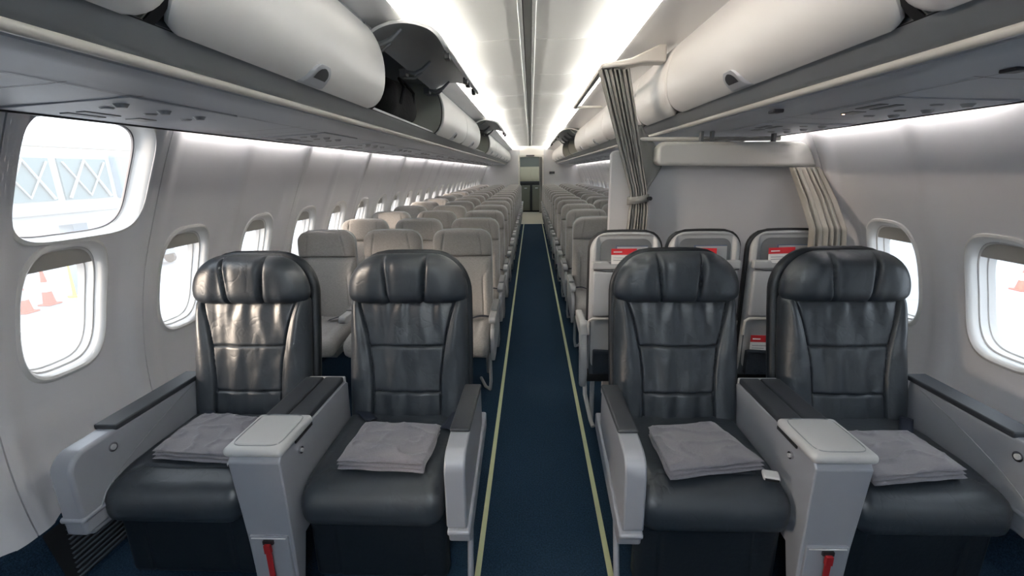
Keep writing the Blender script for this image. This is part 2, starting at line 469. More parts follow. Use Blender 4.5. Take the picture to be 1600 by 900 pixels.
# ceiling
XC = -.045
def cz(x):     # ceiling height
    return 2.352+.05*max(0, (abs(x)-.35)/.52)**2-.02*(abs(x)/.5)**2*(abs(x) < .35)
mb = MB()
seamsC = [1.0+1.1*i for i in range(-2, 14)]
def ceilpt(u, v, y0, y1, s):
    x = s*(.047+(.87-.047)*u); y = y0+(y1-y0)*v
    d = min(v, 1-v)*(y1-y0)
    return (XC+x, y, cz(x)+(.004 if d < .003 else 0)-.036*math.sin(math.pi*v)*u)
yy = [YF]+[y for y in seamsC if YF < y < YB]+[YB]
for y0, y1 in zip(yy[:-1], yy[1:]):
    for s_ in (-1, 1):
        vv = [0, .002, .004]+[.1*i for i in range(1, 10)]+[.996, .998, 1]
        mb.grid(lambda u, v: ceilpt(u, vv[round(v*(len(vv)-1))], y0, y1, s_), 12, len(vv)-1, 'ceil')
tag(mb.build('ceiling', angle=25), kind='structure')
mb = MB()
mb.box(XC-.03, XC+.03, YF, YB, 2.349, 2.356, 'railgrey')
mb.box(XC-.024, XC-.019, YF, YB, 2.346, 2.352, 'dark'); mb.box(XC+.022, XC+.026, YF, YB, 2.346, 2.352, 'dark')
for s_ in (-1, 1): mb.prism([(XC+s_*.026, 2.350), (XC+s_*.028, 2.342), (XC+s_*.046, 2.340), (XC+s_*.050, 2.346), (XC+s_*.05, 2.360), (XC+s_*.026, 2.360)], YF, YB, 'railgrey', 'y')
tag(mb.build('trim_3'), kind='structure')

# valances with cove light
for s_, nm in ((-1, 'trim_4'), (1, 'trim_5')):
    xs = -.045
    pts = [(.86, 2.192), (.655, 2.222), (.60, 2.232), (.592, 2.240), (.60, 2.247), (.66, 2.240), (.86, 2.225)]
    mb = MB(); mb.prism([(xs+s_*x, z) for x, z in pts], YF, YB-.02, 'bin', 'y')
    tag(mb.build(nm), kind='structure')
def strip_light(name, x0, x1, z0, z1, y, l, m):
    mb = MB(); mb.box(x0, x1, y, y+l, z0, z1, m); return mb.build(name, smooth=False)
for s_, sn in ((-1, 'left'), (1, 'right')):
    y = YF+.1; i = 0
    while y < YB-.3:
        l = min(1.40, YB-.1-y)
        c = XC+s_*.755
        o = strip_light('cove_light', c-.012, c+.012, 2.2420, 2.2560, y, l, 'frosted')
        tag(o, 'thin fluorescent cove light behind the %s ceiling valance, %s from the front' % (sn, ORD[i]), 'light', 'cove lights along the %s ceiling edge' % sn)
        y += 1.5; i += 1

# underside of the bins: passenger service channel, rail and scoop
PS = [(1.468, 1.713), (1.40, 1.716), (1.25, 1.722), (1.10, 1.730), (1.04, 1.736), (1.0, 1.741), (.94, 1.744), (.90, 1.747), (.878, 1.754)]
SC = [(.848, 1.782), (.846, 1.80), (.850, 1.815), (.848, 1.825), (.835, 1.826), (.815, 1.818), (.79, 1.800)]
for s_, sn, a, b, c in ((-1, 'left', 'trim_6', 'trim_7', 'trim_8'), (1, 'right', 'trim_9', 'trim_10', 'trim_11')):
    mb = MB(); prof = [(s_*x, z) for x, z in PS]
    mb.prism(prof+[(s_*.878, 1.775), (s_*1.38, 1.775), (s_*1.42, 1.735), (s_*1.466, 1.725)], YF, YB, 'psu', 'y')
    mb.box(*(sorted((s_*1.464, s_*1.474))), YF, YB, 1.708, 1.735, 'blackp')
    tag(mb.build(a, angle=30), kind='structure')
    mb = MB()
    mb.prism([(s_*(.862+.013*math.cos(t*math.pi/6)), 1.768+.013*math.sin(t*math.pi/6)) for t in range(12)], YF, YB, 'rail', 'y')
    tag(mb.build(b), kind='structure')
    mb = MB()
    sc = [(.852, 1.775), (.836, 1.788), (.820, 1.801), (.806, 1.813), (.795, 1.8235)]
    mb.prism([(s_*.803, 1.8175), (s_*.790, 1.829), (s_*.81, 1.829)], YF, YB, 'dark', 'y')
    mb.prism([(s_*x, z) for x, z in sc]+[(s_*.79, 1.83), (s_*1.38, 1.83), (s_*1.38, 1.776), (s_*.88, 1.776)], YF, YB, 'scoop', 'y')
    tag(mb.build(c, angle=50), kind='structure')
# sidewall wash lamps
for s_, sn, ys_ in ((-1, 'left', 1.95), (1, 'right', 1.62)):
    y = ys_; i = 0
    while y < YB-.4:
        l = min(1.1, YB-.1-y)
        o = strip_light('sidewall_light', *sorted((s_*1.425, s_*1.450)), 1.745, 1.780, y, l, 'washlamp')
        tag(o, 'sidewall wash light above the %s windows, %s from the front' % (sn, ORD[i]), 'light', 'sidewall lights over the %s windows' % sn)
        y += 1.2; i += 1
# two unseen lamps added over the forward entry to brighten the front seats
for i, y in enumerate((-2.3, -1.1)):
    mb = MB(); mb.box(-.42, .34, y, y+.5, 2.335, 2.345, 'fill_lamp')
    tag(mb.build('added_ceiling_lamp', smooth=False), 'added lamp over the forward entry, out of view, brightening the leather seats, %s one' % ('front', 'rear')[i], 'ceiling lamp')
# bin top closing skin (between bins and wall top)
for s_, nm in ((-1, 'trim_12'), (1, 'trim_13')):
    mb = MB(); mb.sweep([(s_*.80, 2.26), (s_*1.3, 2.24), (s_*1.47, 1.95), (s_*1.47, 1.83)], YF, YB, 'binin')
    tag(mb.build(nm), kind='structure')

# ------------------------------------------------------------------ overhead bins
HX, HZ = .790, 2.195     # hinge
DP = [(.785, 1.822), (.760, 1.838), (.735, 1.865), (.715, 1.905), (.705, 1.955), (.703, 2.01), (.712, 2.07), (.730, 2.12), (.757, 2.165), (.790, 2.195)]
def smoothprof(P, n=24):
    out = []
    for i in range(n+1):
        t = i/n*(len(P)-1); k = min(int(t), len(P)-2); f_ = t-k
        p0 = P[max(k-1, 0)]; p1 = P[k]; p2 = P[k+1]; p3 = P[min(k+2, len(P)-1)]
        q = []
        for d in (0, 1):
            q.append(.5*((2*p1[d])+(-p0[d]+p2[d])*f_+(2*p0[d]-5*p1[d]+4*p2[d]-p3[d])*f_*f_+(-p0[d]+3*p1[d]-3*p2[d]+p3[d])*f_**3))
        out.append(tuple(q))
    return out
DPs = smoothprof(DP)
OFFL = -.02
def door_mesh(s_, L, m_out='bin', m_in='lidin', open_=False, gapr=.02):
    """door in local coords: y from 0..L, x,z absolute profile relative to hinge"""
    mb = MB(); n = len(DPs)-1; th = .018; rc = .050
    vv = [0, .004/L, .012/L, .025/L, .045/L]+[.1+.8*i/8 for i in range(9)]+[1-.045/L, 1-.025/L, 1-.012/L, 1-.004/L, 1]
    ang = math.radians(-82) if open_ else 0
    def nrm(k):
        a, b = DPs[max(0, k-1)], DPs[min(n, k+1)]
        t = Vector((b[0]-a[0], b[1]-a[1])).normalized(); return Vector((t.y, -t.x))   # points to outside (toward cabin is -x)
    def P(u, v, off):
        k = round(u*n); x, z = DPs[k]; y = v*L
        d = min(y, L-y); inset = 0
        # rounded lower corners
        hh = (z-DPs[0][1])
        if hh < rc:
            need = rc-math.sqrt(max(0, rc*rc-(rc-hh)**2))
            y = need+(L-2*need)*v
        e = .006*(1-min(1, d/.012))**2
        nn = nrm(k)
        x += nn.x*(off+e*(off == 0)); z += nn.y*(off+e*(off == 0))
        # hinge relative
        dx, dz = x-HX, z-HZ
        if open_:
            c, s2 = math.cos(ang), math.sin(ang); dx, dz = dx*c-dz*s2, dx*s2+dz*c
        return (s_*dx, y, dz)
    N = nrm(n//2)
    mb.grid(lambda u, v: P(u, vv[round(v*(len(vv)-1))], 0), n, len(vv)-1, m_out)
    mb.grid(lambda u, v: P(u, vv[round(v*(len(vv)-1))], th if N.x > 0 else -th), n, len(vv)-1, m_in if open_ else m_out)
    # rim
    sg = th if N.x > 0 else -th
    for vfix in (0, 1):
        mb.grid(lambda u, v: P(u, vfix, 0 if v < .5 else sg), n, 1, m_out)
    for ufix in (0, 1):
        mb.grid(lambda u, v: P(ufix, vv[round(u*(len(vv)-1))], 0 if v < .5 else sg), len(vv)-1, 1, m_out)
    return mb

def latch_mesh(s_, L):
    mb = MB()
    # plate following lower part of the door profile
    def P(u, v, off):
        h = v*.09; k = v*7.0
        w = (.088-.03*v) if v < .5 else .073*math.sqrt(max(0, 1-((v-.5)/.5)**2))
        kk = min(int(k), len(DPs)-2); f_ = k-kk
        x = DPs[kk][0]+(DPs[kk+1][0]-DPs[kk][0])*f_; z = DPs[kk][1]+(DPs[kk+1][1]-DPs[kk][1])*f_
        return (s_*(x-HX-off), L/2+(2*u-1)*max(w, .004), z-HZ)
    mb.grid(lambda u, v: P(u, v, .010 if 0.02 < v < .98 and 0.02 < u < .98 else -.002), 14, 14, 'psu')
    return mb
def latch_hole(s_, L):
    mb = MB()
    def P(u, v):
        k = (2.9+3.0*v); kk = int(k); f_ = k-kk
        x = DPs[kk][0]+(DPs[kk+1][0]-DPs[kk][0])*f_; z = DPs[kk][1]+(DPs[kk+1][1]-DPs[kk][1])*f_
        w = .042*math.sqrt(max(0.02, 1-(max(0, v-.3)/.7)**2))
        return (s_*(x-HX-.0125), L/2+(2*u-1)*w, z-HZ)
    mb.grid(P, 10, 8, 'signdark'); return mb

def bin_body(s_, L, inside):
    """shelf, end walls; local to hinge"""
    mb = MB()
    ends = [(x-HX, z-HZ) for x, z in DPs]
    poly = [(s_*(x+.022), z) for x, z in ends]+[(s_*(1.46-HX), .02), (s_*(1.46-HX), 1.835-HZ)]
    for y in ((0.003, .018), (L-.018, L-.003)):
        mb.prism(poly, y[0], y[1], 'binin', 'y')
    rim = [(s_*(x+.016), z) for x, z in ends]+[(s_*(x+.045), z) for x, z in ends][::-1]
    mb.prism(rim, 0, .014, 'dark', 'y'); mb.prism(rim, L-.014, L, 'dark', 'y')
    mb.box(*sorted((s_*(.80-HX), s_*(1.46-HX))), 0, L, 1.832-HZ, 1.845-HZ, 'scoop')
    mb.box(*sorted((s_*(1.30-HX), s_*(1.32-HX))), .018, L-.018, 1.84-HZ, 2.2-HZ, 'scoop')
    mb.box(*sorted((s_*(.79-HX), s_*(1.46-HX))), .018, L-.018, 2.19-HZ, 2.205-HZ, 'scoop')
    return mb

def hinge_arms(s_, L, root):
    for y in (.06, L/2-.02, L-.10):
        mb = MB()
        mb.tube([(s_*.02, y, -.02), (s_*-.05, y, -.035), (s_*-.10, y+.01, -.012), (s_*-.15, y+.02, .035)], [.010, .012, .012, .008], 'bracket', 8)
        mb.tube([(s_*.03, y+.04, -.05), (s_*-.04, y+.04, -.055), (s_*-.09, y+.04, -.02)], .008, 'bracket', 8)
        mb.box(*sorted((s_*.0, s_*.04)), y-.015, y+.055, -.05, -.01, 'bracket')
        mb.build('hinge_arm', root, loc=(0, 0, -.040))
def striker(s_, L, root):
    # catches along the free edge of the lid (edge sits about (-.37, -.03) from hinge)
    for y in (.15, L*.55, L*.62, L-.25):
        mb = MB(); mb.box(*sorted((s_*-.335, s_*-.362)), y, y+.05, -.125, -.085, 'blackp'); mb.build('catch', root, bevel=.004)

Lb = [(-.8, .97, 0), (.97, 2.26, 0), (2.26, 3.72, 1), (3.72, 5.05, 0), (5.05, 6.35, 0), (6.35, 7.85, 1)]+[(7.85+1.35*i, 7.85+1.35*(i+1), 0) for i in range(6)]
Rb = [(-.3, 1.09, 0), (1.09, 2.66, 0), (2.66, 3.40, 0), (3.40, 4.9, 0), (4.9, 6.4, 0), (6.4, 7.9, 0), (7.9, 9.4, 1), (9.4, 10.9, 1)]+[(10.9+1.28*i, 10.9+1.28*(i+1), 0) for i in range(4)]
binproto = {}
for s_, sn, lst, sh in ((-1, 'left', Lb, -.0), (1, 'right', Rb, .0)):
    for i, (y0, y1, op) in enumerate(lst):
        L_ = round(y1-y0, 3); key = (s_, L_, op)
        where = '%s row of bins, %s from the front' % (sn, ORD[i])
        lab = ('open overhead bin with raised lid, ' if op else 'closed white overhead bin, ')+where
        if key in binproto:
            r = copy_tree(binproto[key]); r.location = (s_*HX+sh, y0, HZ)
        else:
            r = empty('overhead_bin', (s_*HX+sh, y0, HZ))
            bin_body(s_, L_, None).build('bin_body', r, angle=30)
            d = door_mesh(s_, L_-.016, open_=bool(op)); dd = d.build('bin_door', r, loc=(0, .008, -.045 if op else 0), angle=35)
            if op:
                hinge_arms(s_, L_, r); striker(s_, L_, r)
            elif L_ > 1:
                lm = latch_mesh(s_, L_).build('door_latch', dd, angle=60); latch_hole(s_, L_).build('latch_recess', dd)
            binproto[key] = tree_of(r)
        tag(r, lab, 'overhead bin', 'overhead bins on the %s' % sn)
# black bag in the open left bin
mb = MB()
rbox(mb, (0, 0, .13), (.34, .62, .26), .09, 'bag', 14, fn=lambda x, y, z: (x+.01*math.sin(y*12), y, z*(1-.12*abs(y)/.3)+.008*noise.noise(Vector((x*9, y*9, z*9)))))
bagr = empty('duffel_bag', (-1.0, 3.10, 1.846), 'soft black travel bag lying in the open left bin', 'bag')
mb.build('bag_body', bagr)
m2 = MB(); m2.tube([(.165, -.15, .10), (.185, -.12, .20), (.14, -.05, .262), (.14, .06, .262), (.185, .12, .20), (.165, .15, .10)], .010, 'bag', 8); m2.build('bag_handle', bagr)

# ------------------------------------------------------------------ passenger service units
def psu_unit():
    r = empty('reading_light_unit', (0, 0, 0))
    pl = MB(); pl.box(-.17, .19, -.22, .22, -.0035, .004, 'psu'); pl.build('panel', r, bevel=.003)
    for dy in (-.15, 0, .15):
        m1 = MB(); m1.tube([(.10, dy, -.014), (.10, dy, -.003)], [.012, .020], 'shell', 16); m1.build('air_nozzle', r)
        m1 = MB(); m1.tube([(.03, dy+.03, -.008), (.03, dy+.03, -.003)], [.014, .020], 'shell', 16); m1.build('lamp_lens', r)
    for dx in (-.07, -.12):
        m1 = MB(); m1.box(dx-.014, dx+.014, -.10, .02, -.006, -.003, 'shell_in'); m1.build('sign_window', r, bevel=.003)
    m1 = MB(); m1.box(-.10, -.05, .08, .15, -.006, -.003, 'bracket'); m1.build('speaker_grille', r, bevel=.003)
    return r
pr = psu_unit(); prt = tree_of(pr)
psuy = {(-1): [1.42]+[2.55+.8*i for i in range(15)], 1: [1.72]+[2.45]+[3.35+.8*i for i in range(14)]}
first = True
for s_, sn in ((-1, 'left'), (1, 'right')):
    for i, y in enumerate(psuy[s_]):
        o = pr if first else copy_tree(prt); first = False
        o.location = (s_*1.25, y, 1.722); o.rotation_euler = (0, s_*math.radians(3.06), 0 if s_ > 0 else 0)
        tag(o, 'grey overhead service panel with air nozzles under the %s bins, %s from the front' % (sn, ORD[i]), 'reading light unit', 'service panels under the %s bins' % sn)
# small panel seam lines across the channel
k = 14
for s_ in (-1, 1):
    mb = MB()
    for y in [1.02, 1.22, 2.05, 2.2]+[2.95+.8*i for i in range(15)]:
        pp = [(s_*x, z-.0012) for x, z in PS[:5]]
        mb.grid(lambda u, v: (pp[round(u*4)][0], y+(v-.5)*.004, pp[round(u*4)][1]), 4, 1, 'signdark')
    mb.grid(lambda u, v: (s_*(1.06+.004*v), YF+(YB-YF)*u, 1.7325-.0008), 1, 1, 'signdark')
    tag(mb.build('trim_%d' % k, smooth=False), kind='structure'); k += 1
for x, y, lab in ((.905, 1.86, 'small dark camera dot panel under the right bin rail'), (1.06, 1.14, 'small dark vent under the right bins near the edge of view')):
    mb = MB(); mb.box(x-.02, x+.02, y-.022, y+.022, 1.728, 1.742, 'signdark'); tag(mb.build('ceiling_vent', bevel=.004), lab, 'vent')
mb = MB(); mb.tube([(1.17, 1.88, 1.720), (1.17, 1.88, 1.727)], [.004, .007], 'lampwarm', 14); tag(mb.build('indicator_lamp'), 'tiny orange lit lamp under the right bins', 'lamp')

# floor path strips
for x0, x1, nm in ((-.245, -.236, 'left'), (.272, .312, 'right')):
    mb = MB(); w = .011
    mb.add([(x0-w, .6, .0015), (x0+w, .6, .0015), (x1+w, 13.4, .0015), (x1-w, 13.4, .0015), (x0-w, .6, .0045), (x0+w, .6, .0045), (x1+w, 13.4, .0045), (x1-w, 13.4, .0045)],
           [(0, 1, 2, 3), (4, 7, 6, 5), (0, 4, 5, 1), (1, 5, 6, 2), (2, 6, 7, 3), (3, 7, 4, 0)], 'strip')
    tag(mb.build('floor_strip', smooth=False), 'pale yellow-green path strip along the %s edge of the aisle' % nm, 'floor strip')

# ------------------------------------------------------------------ first class seats
def fc_back_seam(x, z):
    # z local 0.44..1.0 ; central seams
    t = max(0, min(1, (z-.60)/(.98-.60)))
    xs = .148+.06*t*t
    g_ = .011*gs(abs(x)-xs, .0040)-.003*gs(abs(x)-xs-.008, .004)
    c = 0
    if abs(x) < xs:
        g_ += .010*gs(z-.800, .0042)+.010*gs(z-.605, .0042)
        c = -.010*(1-(x/xs)**2)
    else:
        c = -.028*math.sin(math.pi*min(1, (abs(x)-xs)/(.265-xs)))
    if z < .79: c += .0045*math.cos(x*62)*min(1, (.79-z)/.05)
    w = .006*noise.noise(Vector((x*14+3, z*5, 1)))+.003*noise.noise(Vector((x*30, z*12, 4)))
    # creases fanning down from the headrest
    if z > .8 and abs(x) < xs: w += .004*math.sin(x*70+2*noise.noise(Vector((x*8, z*8, 2))))*max(0, (z-.84)/.15)
    return g_+c+w
def fc_head_seam(x, z):
    xs = .082
    g_ = .022*gs(abs(x)-xs-.01*(z-1.07)/.1, .007)
    c = -.012*math.cos(min(abs(abs(x)-.175), abs(x))*14)
    w = .005*noise.noise(Vector((x*20, z*7, 9)))+.0045*math.sin(x*95)*gs(abs(x)-xs, .03)
    return g_+c+w
def RC(z): return .06+.25*(z-1.0) if z < 1.0 else .06+.12*(z-1.0)
def fc_seat():
    r = empty('leather_seat', (0, 0, 0))
    # origin: floor under front face of the backrest
    b = MB(); pillow(b, .262, .42, 1.02, .05, .03, .050, .05, 'leather', pw=9, seam=fc_back_seam, nu=170, nv=150,
                     xf=lambda x, y, z: (x, y+RC(z), z), wf=lambda t: .985+.02*math.sin(math.pi*min(1, t*1.05)))
    b.build('backrest', r, angle=80)
    s = MB(); pillow(s, .278, .30, 1.185, .175, .02, .02, .085, 'leather_smooth', pw=7, nu=44, nv=50, crown=.012,
                     xf=lambda x, y, z: (x, y+.045+RC(z), z), wf=lambda t: .97+.03*math.sin(math.pi*min(1, t*.98)))
    s.build('back_shell', r, angle=80)
    h = MB(); pillow(h, .265, .975, 1.178, .150, .045, .075, .03, 'leather', pw=4.5, seam=fc_head_seam, nu=110, nv=60, crown=.012,
                     xf=lambda x, y, z: (x, y-.012+RC(z), z)); h.build('headrest', r, angle=80)
    # seat cushion
    def cf(x, y, z):
        if z > 0:
            z -= .010*gs(x, .16)*gs(y+.02, .25)
            # U stitch line
            z -= .007*gs(y+.165+(.0 if abs(x) < .17 else (abs(x)-.17)*1.0), .004)
            z += .004*noise.noise(Vector((x*9, y*9, 3)))
        if y < 0: z -= .06*((-y-.02)/.28)**3 if -y > .02 else 0
        return (x, y, z)
    c = MB(); rbox(c, (-.012, -.305, .447), (.505, .57, .135), .055, 'leather', 70, fn=cf); c.build('seat_cushion', r, angle=80)
    l = MB()
    def lf(x, y, z):
        if y < 0:
            for xx in (-.16, .16): y += .008*gs(x-xx, .004)
        return (x, y, z)
    rbox(l, (-.012, -.50, .235), (.495, .07, .31), .025, 'leather_smooth', 60, fn=lf); l.build('leg_rest', r, angle=80)
    f = MB(); f.box(-.24, .22, -.46, .06, .16, .385, 'blackp'); f.box(-.2, -.14, -.40, .05, 0, .17, 'blackp'); f.box(.12, .18, -.40, .05, 0, .17, 'blackp')
    f.build('seat_base', r, bevel=.01)
    return r
fc = fc_seat(); fct = tree_of(fc)
FCX = [(-1.280, 1.845), (-.572, 1.845), (.592, 1.845), (1.292, 1.845)]
fclab = ['dark leather wide seat by the left windows', 'dark leather wide seat on the left of the aisle', 'dark leather wide seat on the right of the aisle', 'dark leather wide seat by the right windows']
fcs = []
for i, (x, y) in enumerate(FCX):
    o = fc if i == 0 else copy_tree(fct)
    o.location = (x, y, 0); tag(o, fclab[i]+' with a folded blanket', 'seat', 'wide leather seats in the front row'); fcs.append(o)

def arc(c, r, a0, a1, n=8):
    return [(c[0]+r*math.cos(math.radians(a0+(a1-a0)*i/n)), c[1]+r*math.sin(math.radians(a0+(a1-a0)*i/n))) for i in range(n+1)]
# aisle-side arms: children of the inner seats (local coordinates)
def aisle_arm(root, side, X):
    cx, cy = root.location.x, root.location.y
    a = X-cx; hw = .034; r = empty_arm = None
    def y(v): return v-cy
    pb = [(y(1.70), .655), (y(1.40), .672), (y(1.34), .672)]+[(p[0], p[1]) for p in arc((y(1.275), .60), .068, 85, 180, 8)]+[(y(1.205), .41), (y(1.215), .40), (y(1.70), .49)]
    pm = MB(); pm.prism(pb, a-hw, a+hw, 'silver', 'x'); arm = pm.build('side_arm', root, bevel=.010, seg=3)
    pd = MB(); pd.prism([(y(1.71), .650), (y(1.39), .668), (y(1.345), .670), (y(1.345), .684), (y(1.39), .685), (y(1.70), .672), (y(1.715), .665)], a-hw-.001, a+hw+.001, 'pad', 'x')
    pd.build('arm_pad', arm, bevel=.007, seg=3)
    lt = MB(); lo = side*.006
    lt.prism([(y(1.78), .50), (y(1.215), .405), (y(1.195), .40), (y(1.195), .385), (y(1.215), .375), (y(1.225), .335), (y(1.78), .43)], a-hw-.004+lo, a+hw+.004+lo, 'silver', 'x')
    lt.build('arm_trim', arm, bevel=.008, seg=3)
    s = MB(); s.tube([(a+side*.015, y(1.42), .37), (a+side*.02, y(1.30), .06), (a+side*.02, y(1.28), .02)], .011, 'silver', 8); s.build('leg', root, angle=50)
aisle_arm(fcs[1], 1, -.275); aisle_arm(fcs[2], -1, .293)
# window-side arms
def window_arm(root, side, X):
    cx, cy = root.location.x, root.location.y; a = X-cx
    def y(v): return v-cy
    fz = 0
    pb = [(y(1.80), .655), (y(1.40), .655), (y(1.33), .655)]+arc((y(1.26), .585), .07, 85, 180, 8)+[(y(1.19), .36), (y(1.80), .36)]
    pm = MB(); pm.prism(pb, a-.038, a+.038, 'silver', 'x'); arm = pm.build('side_arm', root, bevel=.012, seg=3)
    pd = MB(); pd.prism([(y(1.82), .650), (y(1.37), .650), (y(1.37), .672), (y(1.82), .672)], a-.043, a+.043, 'pad', 'x'); pd.build('arm_pad', arm, bevel=.006, seg=3)
    lt = MB(); lt.prism([(y(1.75), .432), (y(1.185), .432), (y(1.183), .412), (y(1.75), .412)], a-.043, a+.043, 'silver', 'x'); lt.prism([(y(1.75), .412), (y(1.20), .412), (y(1.215), .345), (y(1.75), .345)], a-.034, a+.034, 'silver', 'x'); lt.build('arm_trim', arm, bevel=.008)
    bt = MB(); s2 = -side; bx_ = a+s2*.038
    bt.tube([(bx_-s2*.004, y(1.345), .60), (bx_+s2*.003, y(1.345), .60)], .017, 'chrome', 20); bt.tube([(bx_, y(1.345), .60), (bx_+s2*.006, y(1.345), .60)], .010, 'silver_light', 16)
    bt.build('recline_button', arm)
    gr = MB()     # curved join line on the inner face
    pts = [(bx_+s2*.0005, y(1.25)+.5*t, .42+.22*(t**.6)) for t in [i/14 for i in range(15)]]
    gr.tube(pts, .0022, 'scoop', 6); gr.build('panel_seam', arm)
window_arm(fcs[0], -1, -1.562); window_arm(fcs[3], 1, 1.60)

# centre consoles between paired seats
def console(X, side):
    r = empty('centre_console', (X, 1.215, 0))
    W2 = .092
    b = MB()
    b.prism([(0, .635), (.02, .66), (.54, .655), (.56, .64), (.56, .30), (.45, .30), (.10, .28), (.03, 0), (.02, 0), (.015, .33)], -W2+.006, W2-.006, 'silver', 'x')
    # taper downward
    b.v = [((x*(1-.16*max(0, (.62-z)/.62)**.8*(1 if z < .62 else 0)) if y < .7 else x), y, z) for x, y, z in b.v]
    b.build('console_body', r, bevel=.012, seg=3)
    t = MB(); rbox(t, (0, .108, .670), (.196, .222, .034), .016, 'silver_light', 8); lid = t.build('console_lid', r)
    q = MB(); rbox(q, (0, .112, .686), (.150, .175, .006), .003, 'silver_light', 6); q.build('lid_panel', lid)
    gq = MB(); n = 40
    pts = []
    for i in range(n+1):
        e = sell(2*math.pi*i/n+.01, .079, .094, 6); pts.append((e[0], .112+e[1], .6872))
    gq.tube(pts, .0022, 'scoop', 6, cap=False); gq.build('lid_groove', lid)
    for sx in (-1, 1):
        p = MB(); rbox(p, (sx*.0425-.002, .378, .668), (.080, .315, .026), .008, 'pad', 6); p.build('arm_pad', r)
    e = MB(); e.box(-.08, .08, .54, .56, .60, .672, 'silver_light'); e.build('end_cap', r, bevel=.006)
    # face details
    d = MB(); d.box(-.066, .066, .006, .02, .16, .345, 'silver'); d.box(-.060, .060, .003, .01, .335, .339, 'silver_light'); door = d.build('access_panel', r, bevel=.006)
    s = MB(); s.box(-.018, .018, -.002, .012, .318, .332, 'blackp'); s.box(-.0105, .0105, -.012, .0, .29, .322, 'red'); s.box(-.0095, .0095, -.007, -.003, .16, .295, 'red'); s.build('red_strap', r)
    for sx in (-1, 1):
        c = MB(); c.box(*sorted((sx*.082, sx*.0905)), .10, .22, .640, .654, 'blackp'); c.build('side_slot', r, bevel=.002)
    sx = side
    c = MB(); c.tube([(sx*.078, .125, .60), (sx*.092, .125, .60)], .013, 'chrome', 16); c.tube([(sx*.086, .125, .60), (sx*.096, .125, .60)], .007, 'silver_light', 12); c.build('recline_button', r)
    return r
tag(console(-.924, 1), 'silver centre console with light lid between the two left leather seats', 'console')
tag(console(.920, -1), 'silver centre console with light lid between the two right leather seats', 'console')

# blankets
def blanket(name, corners, label, seed, th=.044):
    """corners: back-left, back-right, front-right, front-left (x,y)"""
    mb = MB(); n = 50
    rnd = random.Random(seed); ph = [rnd.uniform(0, 9) for _ in range(4)]
    Zb = .512
    def base(u, v):
        a = Vector(corners[3])*(1-u)+Vector(corners[2])*u; b = Vector(corners[0])*(1-u)+Vector(corners[1])*u
        return a*(1-v)+b*v
    def wr(u, v):
        q = Vector((u*3+ph[0], v*3+ph[1], ph[2])); return .011*noise.noise(q)+.009*math.exp(-abs(noise.noise(q*1.2+Vector((4, 2, 1))))*14)
    layers = [(0, .45, .0), (.36, .72, .006), (.66, 1.0, .0)]
    for k, (t0, t1, ins) in enumerate(layers):
        def P(u, v, top):
            uu, vv = u, v
            c = Vector((.5, .5)); e = (max(0, 1-abs(2*uu-1)**10)*max(0, 1-abs(2*vv-1)**10))**.5
            p = base(uu, vv)
            off = Vector((noise.noise(Vector((vv*4, k*3+ph[0], ph[3]))), noise.noise(Vector((uu*4, k*5, ph[1])))))*.006
            zz = Zb+th*(t0+t1)/2+(th*(t1-t0)/2)*(e if top else -e)
            if k == 2 and top: zz += wr(uu, vv)*1.0*e
            zz += .012*((vv-.2))*0
            # edge sag
            zz -= .006*(1-min(1, 8*min(uu, 1-uu)))*.5
            return (p.x+off.x, p.y+off.y+.004*(k-1), zz)
        mb.grid(lambda u, v: P((1-math.cos(math.pi*u))/2*.5+u*.5, (1-math.cos(math.pi*v))/2*.5+v*.5, 1), n, n, 'blanket')
        mb.grid(lambda u, v: P((1-math.cos(math.pi*u))/2*.5+u*.5, (1-math.cos(math.pi*v))/2*.5+v*.5, 0), n, n, 'blanket')
    return tag(mb.build(name, angle=80), label, 'blanket', 'folded grey blankets on the leather seats')
blanket('folded_blanket', [(-.712, 1.605), (-.395, 1.585), (-.408, 1.335), (-.722, 1.352)], 'folded grey blanket lying square on the seat left of the aisle', 1)
blanket('folded_blanket', [(.428, 1.585), (.700, 1.625), (.775, 1.375), (.432, 1.315)], 'folded grey blanket lying askew on the seat right of the aisle, buckle at its corner', 2)
blanket('folded_blanket', [(-1.44, 1.66), (-1.17, 1.63), (-1.10, 1.37), (-1.435, 1.395)], 'folded grey blanket on the leather seat by the left windows', 3)
blanket('folded_blanket', [(1.11, 1.56), (1.411, 1.58), (1.42, 1.345), (1.087, 1.30)], 'folded grey blanket on the leather seat by the right windows', 4)
def buckle(x, y, z, rz, root, inv):
    mb = MB(); rbox(mb, (0, 0, 0), (.052, .040, .018), .007, 'silver_light', 5)
    b = mb.build('belt_buckle', root); b.location = (x-root.location.x, y-root.location.y, z); b.rotation_euler = (math.radians(8), 0, rz)
    m2 = MB(); m2.box(-.021, .021, -.0215, -.019, -.005, .004, 'blackp'); m2.build('buckle_slot', b)
buckle(.775, 1.335, .523, -.25, fcs[2], 0)
buckle(-1.112, 1.385, .520, .35, fcs[0], 0)
for i, (x0, y0, x1, y1) in enumerate(((-.80, 1.76, -.70, 1.66), (-.345, 1.74, -.38, 1.60), (1.50, 1.70, 1.42, 1.60), (-1.49, 1.76, -1.40, 1.66))):
    root = (fcs[1], fcs[1], fcs[3], fcs[0])[i]; cx, cy = root.location.x, root.location.y
    mb = MB(); dx, dy = x1-x0, y1-y0; l = math.hypot(dx, dy); nx, ny = -dy/l*.022, dx/l*.022
    mb.grid(lambda u, v: (x0+dx*v+nx*(2*u-1)-cx, y0+dy*v+ny*(2*u-1)-cy, .530-.006*v+.004*math.sin(u*3)), 4, 8, 'belt')
    o = mb.build('seat_belt', root); sm = o.modifiers.new('solid', 'SOLIDIFY'); sm.thickness = .003

